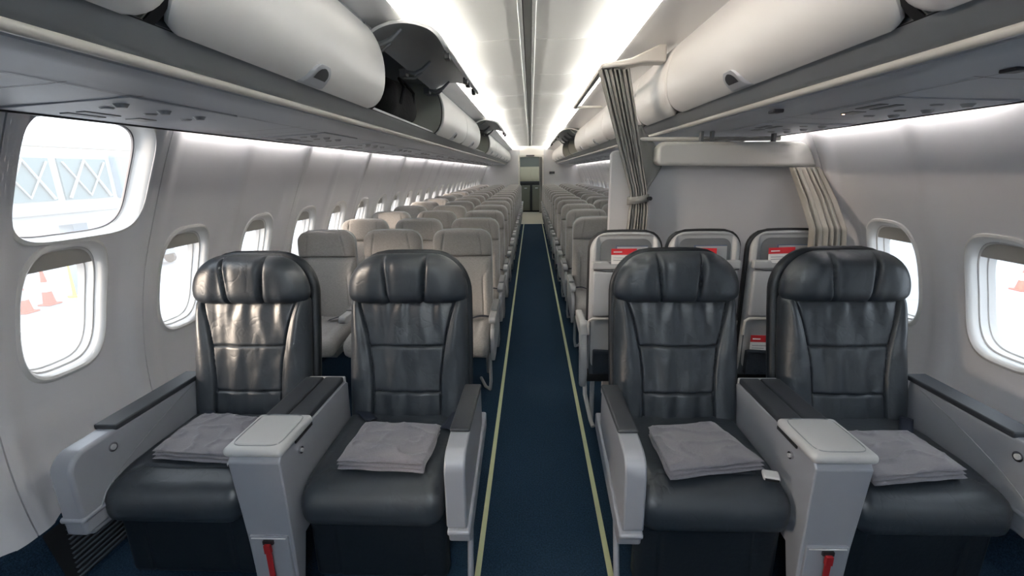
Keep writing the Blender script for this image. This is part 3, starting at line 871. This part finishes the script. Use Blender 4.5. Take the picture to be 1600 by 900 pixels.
# ------------------------------------------------------------------ economy seats (face -y)
EW = .216
def eco_seam(x, z):
    g_ = 0
    if z > .93: g_ += .007*gs(abs(x)-(.150-.16*(z-.93)), .0045)
    g_ += .008*gs(z-.93, .004)+.006*gs(z-.73, .004)*(abs(x) < .15)
    # side wings below the head area
    if z < .86: g_ += .007*gs(abs(x)-.150-.05*gs(z-.86, .05), .005)
    c = -.016*(abs(x) > .15)*math.sin(math.pi*min(1, (abs(x)-.15)/.066))*max(0, min(1, (.86-z)/.08))
    return g_+c+.003*noise.noise(Vector((x*8, z*6, 0)))
def eco_seat(aisle=0):
    r = empty('economy_seat', (0, 0, 0))
    b = MB(); pillow(b, EW, .44, .932, .006, .03, .048, .02, 'fabric', pw=12, seam=eco_seam, nu=64, nv=52, xf=lambda x, y, z: (x, y+.05+.06*(z-.9), z))
    b.build('backrest', r, angle=70)
    h = MB(); pillow(h, EW, .93, 1.112, .075, .006, .050, .025, 'fabric_head', pw=9, seam=eco_seam, nu=60, nv=36, crown=.012, xf=lambda x, y, z: (x, y+.05+.06*(z-.9), z))
    h.build('head_cover', r, angle=70)
    s = MB(); pillow(s, EW+.004, .36, 1.118, .08, .02, .012, .05, 'shell', pw=8, nu=24, nv=26, crown=.012, xf=lambda x, y, z: (x, y+.075+.06*(z-.9), z))
    s.build('back_shell', r, angle=70)
    def cf(x, y, z):
        if z > 0: z += -.008*gs(x, .13)-.006*gs(abs(x)-.14, .005)
        if y < 0: z -= .035*(max(0, -y-.03)/.22)**3
        return (x, y, z)
    c = MB(); rbox(c, (0, -.245, .435), (.445, .52, .11), .04, 'fabric', 24, fn=cf); c.build('seat_cushion', r, angle=70)
    f = MB(); f.box(-.21, .21, -.44, .04, .33, .38, 'armgrey'); f.tube([(-.17, -.40, .34), (-.17, -.36, .0)], .016, 'armgrey', 8); f.tube([(.17, .0, .34), (.17, .04, .0)], .016, 'armgrey', 8)
    f.build('seat_frame', r, angle=50)
    be = MB(); be.grid(lambda u, v: (-.20+.16*u, -.10-.06*u+.045*v, .505+.012*math.sin(u*5)), 6, 2, 'belt'); be.grid(lambda u, v: (.20-.16*u, -.12-.05*u+.045*v, .505+.012*math.sin(u*4)), 6, 2, 'belt')
    be.box(-.045, .0, -.17, -.125, .508, .522, 'silver_light')
    be.build('seat_belt', r)
    def arm(x, full):
        a = MB()
        a.prism([(.04, .595), (-.36, .600)]+arc((-.375, .575), .026, 80, 250, 6)+[(-.30, .545), (.04, .56)], x-.024, x+.024, 'armgrey', 'x')
        if full:
            a.prism([(.03, .56), (-.30, .56), (-.40, .52), (-.44, .40), (-.42, .30), (-.30, .30), (-.1, .36), (.05, .38)], x-.014, x+.014, 'armgrey', 'x')
        ar = a.build('armrest', r, bevel=.007)
        p = MB(); p.prism([(.03, .594), (-.26, .600), (-.26, .612), (.02, .608)], x-.023, x+.023, 'shell_in', 'x'); p.build('arm_pad', ar, bevel=.005)
    sgn = aisle
    arm(-.248, aisle == -1); 
    if aisle == 1: arm(.248, True)
    if aisle:
        l = MB(); x = aisle*.225
        l.tube([(x, -.36, .33), (x, -.36, .12), (x-aisle*.01, -.34, .05), (x-aisle*.05, -.25, .025), (x-aisle*.1, -.1, .02)], .011, 'armgrey', 8); l.build('leg', r)
    return r
prot = {0: eco_seat(0), 1: eco_seat(1), -1: eco_seat(-1)}
prt_ = {k: tree_of(v) for k, v in prot.items()}
used = set()
Lx = [-1.552, -1.053, -.536]; Rx = [.566, 1.068, 1.56]
cname = {0: 'by the windows', 1: 'in the middle', 2: 'on the aisle'}
for row in range(15):
    y = 3.20+.80*row
    for side in (-1, 1):
        if side > 0 and row == 0: continue
        for c in range(3):
            x = Lx[c] if side < 0 else Rx[2-c]
            kind = 0 if c < 2 else (1 if side < 0 else -1)
            if kind not in used: o = prot[kind]; used.add(kind)
            else: o = copy_tree(prt_[kind])
            o.location = (x, y, 0)
            sn = 'left' if side < 0 else 'right'
            rw = row if side < 0 else row-1
            tag(o, 'grey fabric economy seat %s, %s side, %s row %s' % (cname[c], sn, ORD[rw], 'behind the leather seats' if side < 0 else 'behind the partition'), 'seat', 'economy seats on the %s side' % sn)

# ------------------------------------------------------------------ rear-facing-camera seat backs before the partition
def back_seat():
    r = empty('economy_seat', (0, 0, 0))   # origin on floor under rear face; back faces -y
    W = .198
    u_ = MB(); pillow(u_, W+.012, .40, 1.195, .10, .02, .01, .075, 'blackp', pw=8, nu=30, nv=30, crown=.010, xf=lambda x, y, z: (x, y+.035, z)); u_.build('backrest', r, angle=70)
    def sh(x, z):   # recess for literature pocket
        inside = max(abs(x)/.150, abs(z-1.09)/.075)
        return .020*(1 if inside < 1 else max(0, 1-(inside-1)/.12))
    s = MB(); pillow(s, W, .36, 1.185, .095, .02, .030, .02, 'shell', pw=14, seam=sh, nu=80, nv=110, crown=.008, xf=lambda x, y, z: (x, y+.02, z)); s.build('back_shell', r, angle=50)
    rc = MB(); rc.prism([(-.143, 1.03), (.143, 1.03), (.143, 1.09)]+[(x, z) for x, z in arc((.093, 1.105), .05, 0, 90, 6)]+[(x, z) for x, z in arc((-.093, 1.105), .05, 90, 180, 6)]+[(-.143, 1.09)], .0065, .02, 'shell_in', 'y'); rc.build('literature_recess', r)
    sill = MB(); sill.prism([(-.19, 1.035), (-.10, 1.035), (-.092, 1.02), (.10, 1.02), (.108, 1.035), (.19, 1.035), (.192, .99), (-.192, .99)], -.035, .0, 'shell', 'y'); sill.build('pocket_sill', r, bevel=.006)
    t = MB(); rbox(t, (0, -.022, .846), (.362, .028, .262), .010, 'tray', 4); tr = t.build('tray_table', r)
    g_ = MB(); g_.prism([(-.181, .990), (-.12, .982), (0, .978), (.12, .982), (.181, .990), (.181, .985), (.12, .977), (0, .973), (-.12, .977), (-.181, .985)], -.037, -.03, 'signdark', 'y'); g_.build('tray_seam', tr)
    la = MB(); rbox(la, (.0, -.040, .965), (.032, .012, .040), .005, 'shell', 4); la.build('tray_latch', tr)
    pl = MB(); pl.box(.07, .15, -.037, -.035, .728, .738, 'shell'); pl.box(.07, .15, -.037, -.035, .742, .745, 'shell_in'); pl.build('tray_plate', tr)
    br = MB(); br.tube([(-.20, -.02, .60), (-.20, -.03, .686), (-.18, -.032, .700), (.18, -.032, .700), (.20, -.03, .686), (.20, -.02, .60)], .008, 'rail', 8); br.build('tray_arm', r)
    lp = MB(); lp.box(-.19, .19, -.004, .02, .34, .675, 'lowpanel'); lp.build('lower_panel', r, bevel=.006)
    pk = MB(); pk.box(-.17, .17, -.045, -.004, .36, .50, 'net'); pk.tube([(-.172, -.04, .505), (0, -.052, .50), (.172, -.04, .505)], .012, 'net', 8); pk.build('mesh_pocket', r, bevel=.012)
    c = MB(); rbox(c, (0, .17, .40), (.40, .22, .12), .03, 'fabric', 6); c.build('seat_cushion', r)
    f = MB(); f.box(-.2, .2, .0, .26, .29, .34, 'blackp'); f.tube([(-.16, .03, .30), (-.16, .03, 0)], .015, 'armgrey', 8); f.tube([(.16, .2, .30), (.16, .2, 0)], .015, 'armgrey', 8); f.build('seat_frame', r, bevel=.004)
    return r
b0 = back_seat(); bt = tree_of(b0)
BY = 2.50; BX = [.502, .935, 1.385]
bl = ['nearest the aisle', 'in the middle', 'by the windows beside the pleated curtain']
for i, x in enumerate(BX):
    o = b0 if i == 0 else copy_tree(bt)
    o.location = (x, BY, 0); tag(o, 'economy seat turned back to camera with tray table, %s' % bl[i], 'seat', 'seats turned to the partition')
    if i == 0:
        a = MB()
        a.prism([(-.03, .60), (-.02, .655), (.02, .672), (.26, .668), (.26, .60), (.05, .575), (.02, .46), (.0, .30), (-.04, .27), (-.07, .36), (-.055, .50)], -.248, -.205, 'armgrey', 'x')
        ar = a.build('armrest', o, bevel=.012, seg=3)
        cpt = MB(); cpt.prism([(-.04, .60), (-.025, .662), (.02, .680), (.04, .60)], -.25, -.203, 'shell', 'x'); cpt.build('arm_cap', ar, bevel=.008)
        lg = MB(); lg.tube([(-.20, .10, .30), (-.20, .05, .18), (-.17, -.02, .04), (-.16, -.06, .02)], .013, 'rail', 8); lg.build('leg', o)
def card(x, y, z, w, h, ry, label, mag=False):
    mb = MB()
    if mag: mb.box(-w/2, w/2, 0, .006, 0, h, 'cardblue'); mb.box(-w/2+.01, w/2, -.002, .0, h*.15, h-.006, 'shell')
    else:
        mb.box(-w/2, w/2, 0, .004, 0, h*.68, 'cardwhite'); mb.box(-w/2, w/2, 0, .004, h*.68, h, 'cardred')
        mb.box(-w*.42, -w*.08, -.0006, 0, h*.80, h*.86, 'cardwhite')
        mb.box(-w*.42, w*.2, -.0006, 0, h*.50, h*.53, 'silver'); mb.box(-w*.42, w*.1, -.0006, 0, h*.38, h*.41, 'silver'); mb.box(w*.28, w*.44, -.0008, 0, h*.2, h*.55, 'silver')
    o = mb.build('leaflet' if not mag else 'magazine', smooth=False); o.location = (x, y, z); o.rotation_euler = (math.radians(-6), ry, 0)
    tag(o, label, 'leaflet' if not mag else 'magazine', 'leaflets in the seat pockets' if not mag else 'magazines in the seat pockets'); return o
for i, x in enumerate(BX):
    n_ = ['aisle', 'middle', 'window'][i]
    card(x+.03, BY-.008, 1.0, .18, .118, .0, 'grey magazine behind the red leaflet in the %s seat back' % n_, True)
    card(x-(.015 if i < 2 else .04), BY-.030, 1.0, .140, .105, [0, .02, -.03][i], 'red and white leaflet in the upper pocket of the %s seat back' % n_)
card(BX[0]+.075, BY-.035, .47, .10, .12, .0, 'white leaflet in the lower mesh pocket of the aisle seat back')
card(BX[2]-.09, BY-.035, .47, .13, .125, .03, 'red and white leaflet in the lower mesh pocket of the window seat back')

# ------------------------------------------------------------------ partition, beam, curtains
mb = MB()
pp = [(.455, .02), (.455, 1.60)]+arc((.485, 1.61), .03, 180, 90, 5)+[(1.56, 1.64)]+[(wx(z)-.035, z) for z in (1.6, 1.4, 1.2, 1.0, .7, .4, .1)]
mb.prism(pp, 2.84, 2.88, 'part', 'y')
pt = mb.build('cabin_partition', bevel=.008); tag(pt, 'pale grey partition wall behind the seat backs', 'partition')
mb = MB()
bp_ = [(.70, 1.575), (.705, 1.555), (.73, 1.548), (1.62, 1.528), (1.60, 1.56), (1.565, 1.62), (1.54, 1.655), (1.50, 1.668), (.74, 1.680), (.71, 1.665), (.70, 1.64)]
mb.prism(bp_, 2.72, 2.83, 'beam', 'y')
bm_ = mb.build('header_beam', bevel=.02, seg=4); tag(bm_, 'cream padded beam along the top of the partition', 'beam')
for x in (.96, 1.02, 1.37):
    m1 = MB(); m1.box(x-.008, x+.008, 2.76, 2.79, 1.66, 1.735, 'shell_in'); m1.build('beam_bracket', bm_)
mb = MB(); mb.tube([(.6, 2.80, 1.70), (1.42, 2.80, 1.69)], .012, 'rail', 8); mb.build('beam_rail', bm_)

# curtain header frame over the aisle
mb = MB()
fr = empty('curtain_track', (0, 0, 0), 'white open curtain track frame under the ceiling at the partition', 'curtain track')
mb.prism([(.365, 2.075), (.365, 2.10), (.53, 2.125), (.68, 2.19), (.72, 2.19), (.72, 2.10), (.60, 2.10), (.53, 2.088)], 2.73, 2.83, 'beam', 'y'); mb.build('track_arm', fr, bevel=.010, seg=3)
mb = MB(); mb.box(.372, .398, 2.80, 4.50, 2.085, 2.108, 'beam'); mb.box(.372, .64, 4.48, 4.51, 2.085, 2.108, 'beam'); mb.box(.385, .40, 2.8, 4.48, 2.080, 2.088, 'shell_in'); mb.build('track_rail', fr, bevel=.006)

def curtain(name, sections, m, folds, amp, label, tie=None, n=170):
    """sections: list of (z, x_left, x_right, y, amp scale)"""
    r = empty(name, (0, 0, 0), label, 'curtain')
    mb = MB()
    def S_(z):
        for a, b in zip(sections[:-1], sections[1:]):
            if a[0] >= z >= b[0]:
                t = (a[0]-z)/(a[0]-b[0]); t = t
                return [a[i]+(b[i]-a[i])*t for i in range(1, 5)]
        return sections[-1][1:]
    z0, z1 = sections[0][0], sections[-1][0]
    def P(u, v):
        z = z0+(z1-z0)*v; xl, xr, y, a = S_(z)
        ph = 2*math.pi*folds*u+.6*math.sin(3*u+1)
        x = xl+(xr-xl)*u+.25*(xr-xl)/folds*math.sin(ph*1.0+1.3)*.9
        return (x, y+amp*a*(math.sin(ph)+.25*math.sin(2.3*ph+1)), z)
    mb.grid(P, n, 50, m)
    o = mb.build('curtain_cloth', r, angle=80); sm = o.modifiers.new('solid', 'SOLIDIFY'); sm.thickness = .003
    return r
c1 = curtain('aisle_curtain', [(2.075, .355, .525, 2.775, 1), (1.40, .560, .660, 2.75, .5), (1.36, .567, .660, 2.75, .45), (1.30, .56, .67, 2.75, .6), (1.10, .545, .665, 2.75, .8), (.75, .54, .69, 2.75, .8)], 'curtain', 7, .026, 'grey curtain gathered by a tie at the aisle edge of the partition')
mb = MB(); mb.grid(lambda u, v: (.61+.064*math.cos(2*math.pi*u), 2.75+.036*math.sin(2*math.pi*u), 1.355+.022*(v-.5)*2+.008*math.cos(2*math.pi*u)), 32, 2, 'curtain', closed_u=True)
o = mb.build('tie_band', c1); sm = o.modifiers.new('solid', 'SOLIDIFY'); sm.thickness = .004
mb = MB(); mb.tube([(.668, 2.725, 1.362), (.672, 2.705, 1.362)], .012, 'blackp', 10); mb.build('tie_button', c1)
# trailing side flap of the aisle curtain
mb = MB()
def fl(u, v):
    z = 1.78-.9*v; t = v
    xl = .56+.06*min(1, v*2); xr = xl+.02+.13*math.exp(-((v-.22)/.16)**2)*1+.02
    if v > .45: xr = xl+.04+.03*(v-.45)
    return (xl+(xr-xl)*u, 2.80-.012*math.sin(6*u), z)
mb.grid(fl, 14, 30, 'curtain'); o = mb.build('curtain_flap', c1); sm = o.modifiers.new('solid', 'SOLIDIFY'); sm.thickness = .003
c2 = curtain('window_curtain', [(1.527, 1.44, 1.60, 2.695, .7), (1.36, 1.46, 1.635, 2.58, 1), (1.21, 1.445, 1.625, 2.435, .8), (1.0, 1.455, 1.645, 2.43, .8), (.6, 1.46, 1.66, 2.425, .8)], 'curtain_warm', 6, .022, 'pleated beige-grey curtain hanging by the right wall from the beam')

# right bin end bracket by the curtain
mb = MB(); mb.box(.752, .775, 2.74, 2.86, 1.845, 1.90, 'shell_in'); 
bb = mb.build('bin_end_bracket', bevel=.012); tag(bb, 'small grey latch bracket at the bin bottom beside the aisle curtain', 'bracket')

# ------------------------------------------------------------------ aft galley
gr = empty('galley_unit', (0, 17.4, 0), 'beige galley cabinet seen through the aft doorway', 'galley')
mb = MB(); mb.box(-.6, .6, 0, .6, 1.15, 2.08, 'galley'); mb.build('upper_cabinet', gr, bevel=.01)
for x in (-.58, -.19, .0, .2): 
    pass
mb = MB(); mb.box(-.40, -.045, -.012, 0, 1.20, 1.62, 'galley'); mb.build('cabinet_door', gr, bevel=.008)
mb = MB(); mb.box(-.025, .36, -.012, 0, 1.20, 1.62, 'galley'); mb.build('cabinet_door', gr, bevel=.008)
mb = MB(); mb.box(-.42, .38, -.006, 0, 1.68, 2.06, 'galleyd'); mb.build('dark_panel', gr)
mb = MB(); mb.box(-.6, .6, -.02, .6, 1.08, 1.15, 'blackp'); mb.build('counter', gr, bevel=.006)
mb = MB(); mb.box(-.6, .6, .04, .6, 0, 1.08, 'blackp'); mb.build('cart_bay', gr)
for i, x in enumerate((-.22, .19)):
    cr = empty('galley_cart', (x, 17.05, 0), 'dark galley cart in the %s bay under the counter' % ('left', 'right')[i], 'cart', 'galley carts')
    mb = MB(); mb.box(-.165, .165, .30, .39, .06, 1.0, 'galleyd'); mb.build('cart_body', cr, bevel=.012)
    mb = MB(); mb.tube([(-.05, .275, .9), (.05, .275, .9)], .012, 'shell', 8); mb.box(-.05, -.035, .27, .30, .89, .91, 'shell'); mb.box(.035, .05, .27, .30, .89, .91, 'shell'); mb.build('cart_handle', cr)
    for sx in (-.12, .12):
        mb = MB(); mb.tube([(sx-.01, .345, .03), (sx+.01, .345, .03)], .03, 'blackp', 12); mb.build('wheel', cr)
ct = curtain('galley_curtain', [(1.98, .26, .36, 15.90, 1), (1.0, .27, .37, 15.90, 1), (.1, .27, .37, 15.90, 1)], 'curtain', 4, .03, 'dark curtain drawn aside at the aft galley doorway', n=60)
mb = MB(); mb.box(-.18, .10, 15.93, 15.965, 2.01, 2.055, 'signdark'); tag(mb.build('exit_sign', bevel=.006), 'small dark sign above the aft galley doorway', 'sign')
mb = MB(); mb.box(.62, .80, 15.97, 15.995, 1.42, 1.50, 'signdark'); tag(mb.build('wall_placard', bevel=.004), 'small dark placard on the aft bulkhead right of the doorway', 'sign')
mb = MB(); mb.box(-.5, .5, 16.6, 16.8, 2.085, 2.098, 'fill_lamp'); tag(mb.build('added_galley_lamp', smooth=False), 'added lamp, out of view, brightening the aft galley', 'lamp')  # hidden above the doorway, added to lighten the galley interior

# dado grille (left foot of the wall)
gl_ = empty('floor_vent', (0, 0, 0), 'black slatted air return grille low on the left wall', 'vent')
def gx(z, o): return -(wx(z)-.014-o)
mb = MB(); mb.grid(lambda u, v: (gx(.02+.23*v, .004), 1.30+.55*u, .02+.23*v), 1, 8, 'blackp'); mb.build('grille_back', gl_)
for i in range(12):
    mb = MB(); z0 = .03+.018*i
    mb.add([(gx(z, o), y, z) for z, o in ((z0, .004), (z0+.004, .004), (z0+.004, .012), (z0, .012)) for y in (1.33+.004*i, 1.84)], [(0, 1, 3, 2), (2, 3, 5, 4), (4, 5, 7, 6), (6, 7, 1, 0), (0, 2, 4, 6), (1, 7, 5, 3)], 'lowpanel')
    mb.build('grille_slat', gl_)


# ------------------------------------------------------------------ outside
mb = MB(); mb.box(-120, 120, -60, 120, -2.65, -2.6, 'apron'); tag(mb.build('ground', smooth=False), kind='structure')
br = empty('boarding_bridge', (-14, 12, -2.6), 'white boarding bridge with green glass panels outside the big left window', 'boarding bridge')
mb = MB(); mb.box(-2.5, 0, -6, 5.6, 3.1, 5.0, 'bridge'); mb.build('bridge_tunnel', br, bevel=.05)
for y0, y1, mm in ((-5.6, -3.4, 'bridge_glass'), (-3.1, -.9, 'bridge_glass'), (-.6, 0.9, 'bridge_glass'), (1.15, 2.7, 'bridge_glass')):
    m1 = MB(); m1.box(-.02, .05, y0, y1, 3.5, 4.7, mm); p = m1.build('glass_panel', br)
    m1 = MB(); m1.tube([(.09, y0+.1, 3.55), (.09, (y0+y1)/2, 4.65), (.09, y1-.1, 3.55)], .045, 'bridge', 6); m1.tube([(.09, y0+.1, 4.6), (.09, (y0+y1)/2, 3.6), (.09, y1-.1, 4.6)], .03, 'bridge', 6); m1.build('brace', p)
mb = MB(); mb.box(-.5, .3, 2.9, 4.4, 3.45, 4.85, 'bridge_blue'); mb.build('bridge_cab', br, bevel=.08)
mb = MB(); mb.box(-2.2, -.2, -6, 5.0, 2.75, 3.1, 'bridge'); mb.build('bridge_girder', br, bevel=.03)
for y in (-3, 2.2):
    mb = MB(); mb.box(-1.6, -1.1, y, y+.5, 0, 2.8, 'bridge_blue'); mb.build('leg', br)
tr = empty('service_truck', (-20.5, 12.4, -2.6), 'pale service truck parked under the boarding bridge', 'truck')
mb = MB(); mb.box(-1, 1, -1.2, 3.4, .5, 2.3, 'bridge'); mb.build('truck_body', tr, bevel=.08)
mb = MB(); mb.box(-.9, .98, -2.6, -1.25, .5, 1.9, 'bridge_blue'); mb.build('cab', tr, bevel=.12)
for y in (-1.9, 2.4):
    for x in (-.9, .9):
        mb = MB(); mb.tube([(x-.12, y, .42), (x+.12, y, .42)], .42, 'steel', 20); mb.build('wheel', tr)
tm = empty('terminal_building', (-34, 18, -2.6), 'pale terminal building behind the boarding bridge', 'building')
mb = MB(); mb.box(-4, 0, -20, 40, 0, 6.3, 'bwall'); mb.build('facade', tm)
for i in range(9):
    mb = MB(); mb.box(0, .06, -18+6*i, -14+6*i, 3.2, 5.2, 'bridge_blue'); mb.build('window', tm)
mb = MB(); mb.box(-4.2, .3, -20, 40, 6.3, 6.8, 'bridge'); mb.build('roof', tm)
def cone(x, y, lab, h=.75, grp='traffic cones on the apron'):
    r = empty('traffic_cone', (x, y, -2.6), lab, 'cone', grp)
    m1 = MB(); m1.tube([(0, 0, .04), (0, 0, h*.35)], [.17, .12], 'cone', 16); m1.tube([(0, 0, h*.35), (0, 0, h*.6)], [.12, .08], 'paint', 16); m1.tube([(0, 0, h*.6), (0, 0, h)], [.08, .03], 'cone', 16); m1.build('cone_body', r)
    m1 = MB(); m1.box(-.22, .22, -.22, .22, 0, .05, 'cone'); m1.build('cone_base', r, bevel=.02)
def post(x, y, lab, hgt, mm, tilt=0):
    r = empty('marker_post', (x, y, -2.6), lab, 'marker post', None)
    m1 = MB(); m1.tube([(0, 0, .05), (0, 0, hgt)], [.16, .10], mm, 14); m1.tube([(0, 0, 0), (0, 0, .06)], .3, mm, 14); m1.build('post', r); r.rotation_euler = (tilt, 0, 0)
cone(-16.3, 13.9, 'tall orange-red cone outside the first lower left window, the farther one', 1.3)
cone(-16.1, 13.0, 'orange-red cone outside the first lower left window, the nearer one', 1.2)
post(-16.4, 15.0, 'yellow striped post outside the first lower left window', 1.5, 'yellow')
cone(16.4, 15.2, 'orange-red cone outside the right window', 1.0)
ca = empty('baggage_cart', (-19, 20.5, -2.6), 'grey baggage cart outside the second left window', 'cart')
mb = MB(); mb.box(-1.4, 1.4, -.9, .9, .5, .65, 'steel'); mb.build('cart_deck', ca)
mb = MB(); mb.box(-1.3, 1.3, -.8, .8, 1.7, 1.78, 'bridge'); mb.box(-1.3, -1.24, -.8, .8, .65, 1.7, 'steel'); mb.box(1.24, 1.3, -.8, .8, .65, 1.7, 'steel'); mb.build('canopy', ca)
for x in (-1, 1):
    for y in (-.8, .8):
        mb = MB(); mb.tube([(x, y-.08, .28), (x, y+.08, .28)], .28, 'blackp', 16); mb.build('wheel', ca)
mb = MB(); mb.box(-60, -5, 11.2, 11.3, -2.6, -2.592, 'paint'); mb.box(-60, -5, 18.2, 18.3, -2.6, -2.592, 'paint'); mb.box(5, 60, 14.1, 14.2, -2.6, -2.592, 'steel')
tag(mb.build('trim_16', smooth=False), kind='structure')
